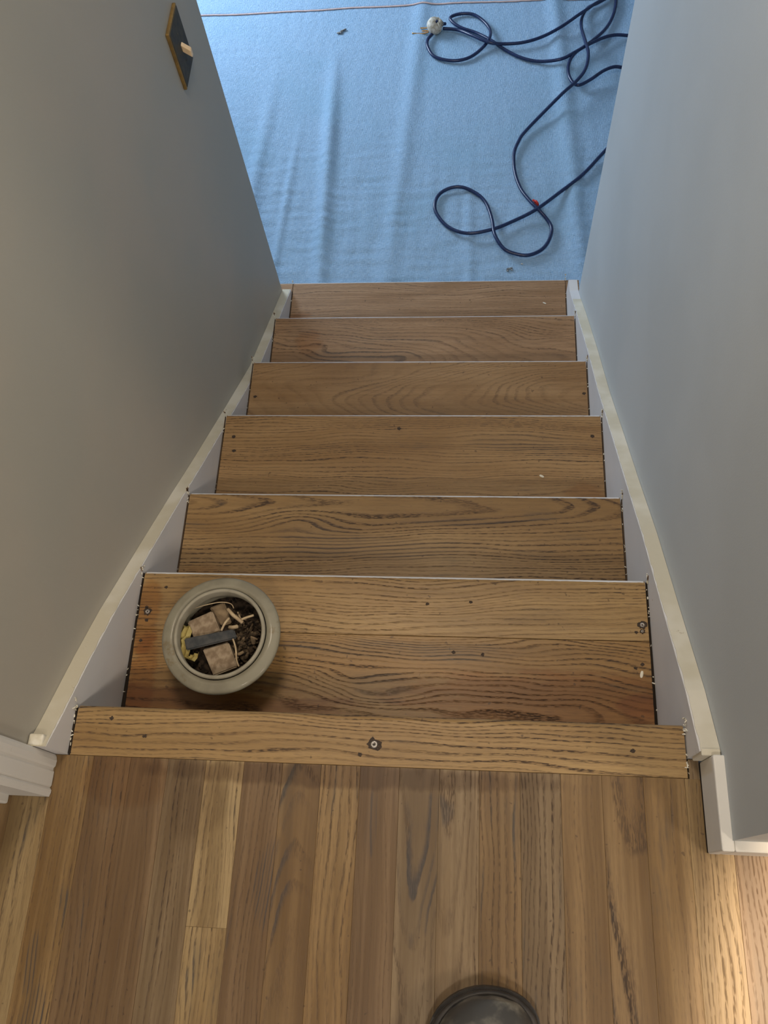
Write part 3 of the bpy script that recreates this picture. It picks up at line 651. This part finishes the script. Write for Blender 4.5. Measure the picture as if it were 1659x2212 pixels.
def block(corners, ht, th, mat, name, lab, cat):
    P_ = [tubp(cx_, cy_, ht + dz) for cx_, cy_, dz in corners]; bm = bmesh.new()
    a = [bm.verts.new(p_) for p_ in P_]; b = [bm.verts.new(p_ - Vector((0, 0, th))) for p_ in P_]
    bm.faces.new(a); bm.faces.new(b[::-1])
    for i in range(len(P_)): j = (i + 1) % len(P_); bm.faces.new((a[i], b[i], b[j], a[j]))
    bmesh.ops.bevel(bm, geom=list(bm.edges), offset=0.002, segments=2, affect='EDGES')
    c = sum(P_, Vector()) / len(P_)
    for v in bm.verts: v.co -= c
    o = frm(name, bm, mat); o.location = c; return tag(o, lab, cat)
# bed of dirt, its colour darkened for the voids between scraps
rb = random.Random(21); bm = bmesh.new(); lathe(bm, [(0, 0.060), (0.03, 0.060), (0.06, 0.060), (0.084, 0.058), (0.076, 0.030), (0, 0.006)], 40)
for v in bm.verts: v.co.z += noise.noise(v.co * 60) * 0.004
for i in range(150):
    a = rb.uniform(0, 6.28); r_ = 0.080 * math.sqrt(rb.random()); blob(bm, (r_ * math.cos(a), r_ * math.sin(a), 0.062 + rb.uniform(-0.002, 0.006)), rb.uniform(0.002, 0.006), rb.uniform(0.001, 0.004), rb.uniform(0.001, 0.003), rb)
o = frm('dirt', bm, M['black']); o.location = (bx_, by_, bz_); tag(o, 'dirt and splinters, darkened for the voids, filling the bottom of the plastic tub', 'dirt', kind='stuff')
block([(404, 1343, 0), (458, 1319, 0.004), (476, 1364, 0.004), (421, 1384, -0.004)], 0.085, 0.030, M['blk'], 'wood_block', 'dusty square wood block in the tub above the grey strip', 'wood block')
block([(437, 1402, 0.0), (493, 1386, 0.004), (513, 1440, 0.003), (461, 1460, -0.003)], 0.085, 0.030, M['blk'], 'wood_block', 'dusty crumbling wood block in the tub below the grey strip', 'wood block')
block([(452, 1312, 0), (484, 1300, 0.002), (500, 1345, 0.0), (478, 1352, -0.01)], 0.075, 0.022, M['blk2'], 'wood_block', 'grimy tapered wood block at the top of the tub', 'wood block')
block([(397, 1379, 0.0), (505, 1358, 0.003), (512, 1378, 0.003), (402, 1405, 0.0)], 0.097, 0.004, M['slate'], 'rubber_strip', 'dark grey flat strip lying across the scraps in the tub', 'strip')
block([(398, 1318, -0.01), (440, 1302, 0.0), (452, 1320, 0.0), (408, 1338, -0.01)], 0.058, 0.012, M['dark'], 'wood_scrap', 'dark brown scrap under the upper blocks in the tub', 'wood scrap')
# crumpled yellow paper
def paper(pts, lab):
    bm = bmesh.new(); P_ = [tubp(a, b, h_) for a, b, h_ in pts]; rws = []
    path = cr(P_, 2); n = len(path)
    for i, p_ in enumerate(path):
        wd = 0.0085 + 0.0025 * math.sin(i * 0.5); row = []
        for j in range(5):
            t_ = (j - 2) / 2; row.append(bm.verts.new(p_ + Vector((t_ * wd, t_ * 0.004 * math.sin(i * 1.1), 0.004 * (-1) ** (i // 2 + j) ))))
        rws.append(row)
    for a, b in zip(rws, rws[1:]):
        for j in range(4): bm.faces.new((a[j], a[j + 1], b[j + 1], b[j]))
    c = sum(P_, Vector()) / len(P_)
    for v in bm.verts: v.co -= c
    o = frm('crumpled_paper', bm, M['yellow']); o.location = c; so = o.modifiers.new('thickness', 'SOLIDIFY'); so.thickness = 0.0006
    return tag(o, lab, 'paper')
paper([(398, 1352, 0.082), (400, 1366, 0.088), (393, 1384, 0.088), (398, 1402, 0.088), (400, 1420, 0.088), (412, 1423, 0.088), (421, 1412, 0.084)], 'crumpled yellow paper at the left edge inside the tub')
def stick(pts, r_, mat, lab, name='wood_shaving', cat='wood shaving', grp=None):
    P_ = [tubp(a, b, h_) for a, b, h_ in pts]; c = sum(P_, Vector()) / len(P_); bm = bmesh.new(); tube(bm, [p_ - c for p_ in cr(P_, 5)], r_, 6)
    for v in bm.verts: v.co.z *= 1.0
    o = frm(name, bm, M[mat], None, True); o.location = c; return tag(o, lab, cat, grp)
stick([(408, 1318, 0.090), (440, 1308, 0.096), (475, 1301, 0.098), (498, 1304, 0.096), (505, 1314, 0.09)], 0.0009, 'shave', 'thin curved twig across the top of the tub', 'twig', 'twig')
stick([(478, 1362, 0.099), (486, 1346, 0.100), (495, 1335, 0.098)], 0.0022, 'shave', 'short pale splinter standing between the two upper blocks in the tub', 'wood_splinter', 'splinter')
stick([(492, 1316, 0.094), (503, 1328, 0.098), (514, 1337, 0.099), (524, 1345, 0.096)], 0.0034, 'shave', 'pale knobbly strip beside the grimy block in the tub', 'wood_splinter', 'splinter')
stick([(522, 1338, 0.097), (535, 1333, 0.098), (548, 1329, 0.095)], 0.0022, 'shave', 'pale splinter pointing right beneath the rim of the tub', 'wood_splinter', 'splinter')
stick([(503, 1380, 0.099), (509, 1400, 0.098), (511, 1425, 0.096), (516, 1440, 0.094)], 0.0016, 'shave', 'thin splinter beside the crumbling block in the tub', 'wood_splinter', 'splinter')
for i in range(20):
    a, b = rb.uniform(500, 552), rb.uniform(1318, 1432)
    if (a - 476) ** 2 / 78 ** 2 + (b - 1371) ** 2 / 82 ** 2 > 0.9: continue
    hh = rb.uniform(0.066, 0.090); an = rb.uniform(0, 3.14); L = rb.uniform(5, 13)
    pts_ = [(a - math.cos(an) * L, b - math.sin(an) * L, hh), (a, b + rb.uniform(-2, 2), hh + 0.004), (a + math.cos(an) * L, b + math.sin(an) * L, hh - 0.002)]
    stick(pts_, rb.uniform(0.0012, 0.0045), rb.choice(['blk2', 'shave', 'dark', 'blk2', 'dark']), 'small brown chip in the heap at the right side of the tub', 'wood_chip', 'wood chip', 'wood chips heaped in the tub')
bm = bmesh.new()
for i in range(260):
    a = rb.uniform(-1.2, 1.3); r_ = rb.uniform(0.015, 0.068); blob(bm, (r_ * math.cos(a), r_ * math.sin(a), 0.060 + rb.uniform(-0.012, 0.020) * (1 - r_ / 0.09)), rb.uniform(0.001, 0.004), rb.uniform(0.001, 0.003), rb.uniform(0.001, 0.002), rb)
lathe(bm, [(0, 0.066), (0.03, 0.062), (0.060, 0.050), (0.066, 0.036), (0, 0.030)], 28)
for v in bm.verts: v.co.x = v.co.x if v.co.x > 0.012 else 0.012 + (v.co.x - 0.012) * 0.15
o = frm('sawdust_crumbs', bm, M['dark']); o.location = (bx_, by_, bz_); tag(o, 'dark crumbs and sawdust heaped at the right side of the tub', 'sawdust', kind='stuff')

# ------------------------------------------------------------------ shoe of the photographer
M['rubber'] = speckled('black_shoe_rubber', (0.030, 0.028, 0.028), (0.05, 0.045, 0.042), 60, 0.45)
t = NT('dusty_grey_leather'); o, xyz = t.obj(); cc = t.mix(t.step(t.noise(o, 24.0, 4, 0.6), 0.42, 0.66), (0.06, 0.06, 0.06), (0.24, 0.23, 0.20)); t.bump(t.noise(o, 60.0, 3), 0.2, 0.001); M['leather'] = t.out(cc, 0.42, 0.4)
shoe = empty('shoe', (0.655, -0.36, 0), 'toe of a dusty dark grey shoe with a black welt, bottom edge of the photo', 'shoe')
# outline: toe at +y; local origin at the toe tip
def outline(s, k=1.0):
    # s 0..1 from toe to heel, returns half widths (left, right)
    prof = [(0, 0.0), (0.01, 0.022), (0.04, 0.040), (0.12, 0.052), (0.28, 0.056), (0.45, 0.046), (0.62, 0.038), (0.85, 0.040), (0.96, 0.030), (1.0, 0.0)]
    for a, b in zip(prof, prof[1:]):
        if a[0] <= s <= b[0]:
            t_ = (s - a[0]) / (b[0] - a[0]); t_ = t_ * t_ * (3 - 2 * t_) if a[0] > 0.05 else t_; return a[1] + (b[1] - a[1]) * t_
    return 0
LEN = 0.29; S = [0, 0.003, 0.01, 0.02, 0.04, 0.07, 0.12, 0.2, 0.28, 0.36, 0.45, 0.55, 0.65, 0.75, 0.85, 0.92, 0.96, 0.985, 1.0]
def hw(s):
    e = 0.16
    toe = 0.052 * math.sqrt(max(0, 1 - (1 - min(s, e) / e) ** 2)) if s < e else None
    if toe is not None: return toe
    if s > 0.88: return outline(0.88) * math.sqrt(max(0, 1 - ((s - 0.88) / 0.12) ** 2))
    return max(outline(s), 0.036) if s > 0.28 else 0.052 + 0.004 * min(1, (s - e) / 0.1)
S = sorted(set([round(0.16 * (1 - math.cos(math.pi / 2 * i / 9)), 4) for i in range(10)] + [0.2, 0.28, 0.36, 0.45, 0.55, 0.65, 0.75, 0.85, 0.88] + [round(0.88 + 0.12 * math.sin(math.pi / 2 * i / 6), 4) for i in range(7)]))
skew = lambda s: 0.017 * (s < 0.3) * (1 - s / 0.3)
def slab(z0, z1, grow, mat, name, lab=None):
    bm = bmesh.new(); rim = []
    Ls = [(-hw(s) - grow + skew(s), -s * LEN + (grow if s < 0.2 else -grow if s > 0.9 else 0)) for s in S]; Rs = [(hw(s) + grow + skew(s), y) for s, (x, y) in zip(S, Ls)]
    poly = Ls + Rs[::-1]
    out = []
    for p_ in poly:
        if not out or (Vector(out[-1]) - Vector(p_)).length > 1e-4: out.append(p_)
    prism(bm, out, 'z', z0, z1); bmesh.ops.bevel(bm, geom=[e for e in bm.edges if abs(e.verts[0].co.z - e.verts[1].co.z) < 1e-6], offset=min(0.002, (z1 - z0) * 0.35), segments=2, affect='EDGES')
    o = frm(name, bm, M[mat], shoe); 
    if lab: o['label'] = lab
    return o
slab(0.0, 0.020, 0.0035, 'rubber', 'sole')
slab(0.0202, 0.026, 0.0015, 'rubber', 'welt')
# upper: lofted rings
bm = bmesh.new(); rows = []
for s in S[1:-1]:
    h_ = 0.030 + 0.030 * math.sin(min(1, s / 0.22) * math.pi / 2) + (0.035 * min(1, max(0, (s - 0.22) / 0.35)))
    wv_ = max(hw(s) - 0.004, 0.004); row = []
    for j in range(13):
        a = math.pi * j / 12; row.append(bm.verts.new((math.cos(a) * wv_ * (1.0 if s < 0.5 else 0.95) + skew(s), -s * LEN - (0.003 if s < 0.02 else 0), 0.026 + (h_ - 0.006) * math.sin(a) ** 0.8)))
    rows.append(row)
for a, b in zip(rows, rows[1:]):
    for j in range(12): bm.faces.new((a[j], a[j + 1], b[j + 1], b[j]))
bm.faces.new(rows[0]); bm.faces.new(rows[-1][::-1])
up_ = frm('upper', bm, M['leather'], shoe, True); sb = up_.modifiers.new('smooth', 'SUBSURF'); sb.levels = 1; sb.render_levels = 2
# stitched seam that follows the toe just inside the welt
bm = bmesh.new(); pth = []
ss = [x for x in S if x <= 0.36]
for s in reversed(ss): pth.append(Vector((-(hw(s) + 0.0005) * 0.965 + skew(s), -s * LEN - 0.002, 0.030)))
for s in ss[1:]: pth.append(Vector(((hw(s) + 0.0005) * 0.965 + skew(s), -s * LEN - 0.002, 0.030)))
tube(bm, pth, 0.0035, 8); frm('toe_piping', bm, M['rubber'], shoe, True)
bm = bmesh.new(); box(bm, -0.022, 0.022, -0.17, -0.09, 0.083, 0.092, 0.003, 2); frm('tongue', bm, M['leather'], shoe)
for i in range(4):
    bm = bmesh.new(); yy = -0.10 - i * 0.018; tube(bm, [Vector((-0.026, yy, 0.088)), Vector((0, yy - 0.003, 0.097)), Vector((0.026, yy, 0.088))], 0.0022, 8); frm('lace', bm, M['rubber'], shoe, True)
shoe.rotation_euler = (0, 0, math.radians(-5)); shoe.scale = (1.32, 1.22, 1.2); shoe.location = (0.6455, -0.366, 0)
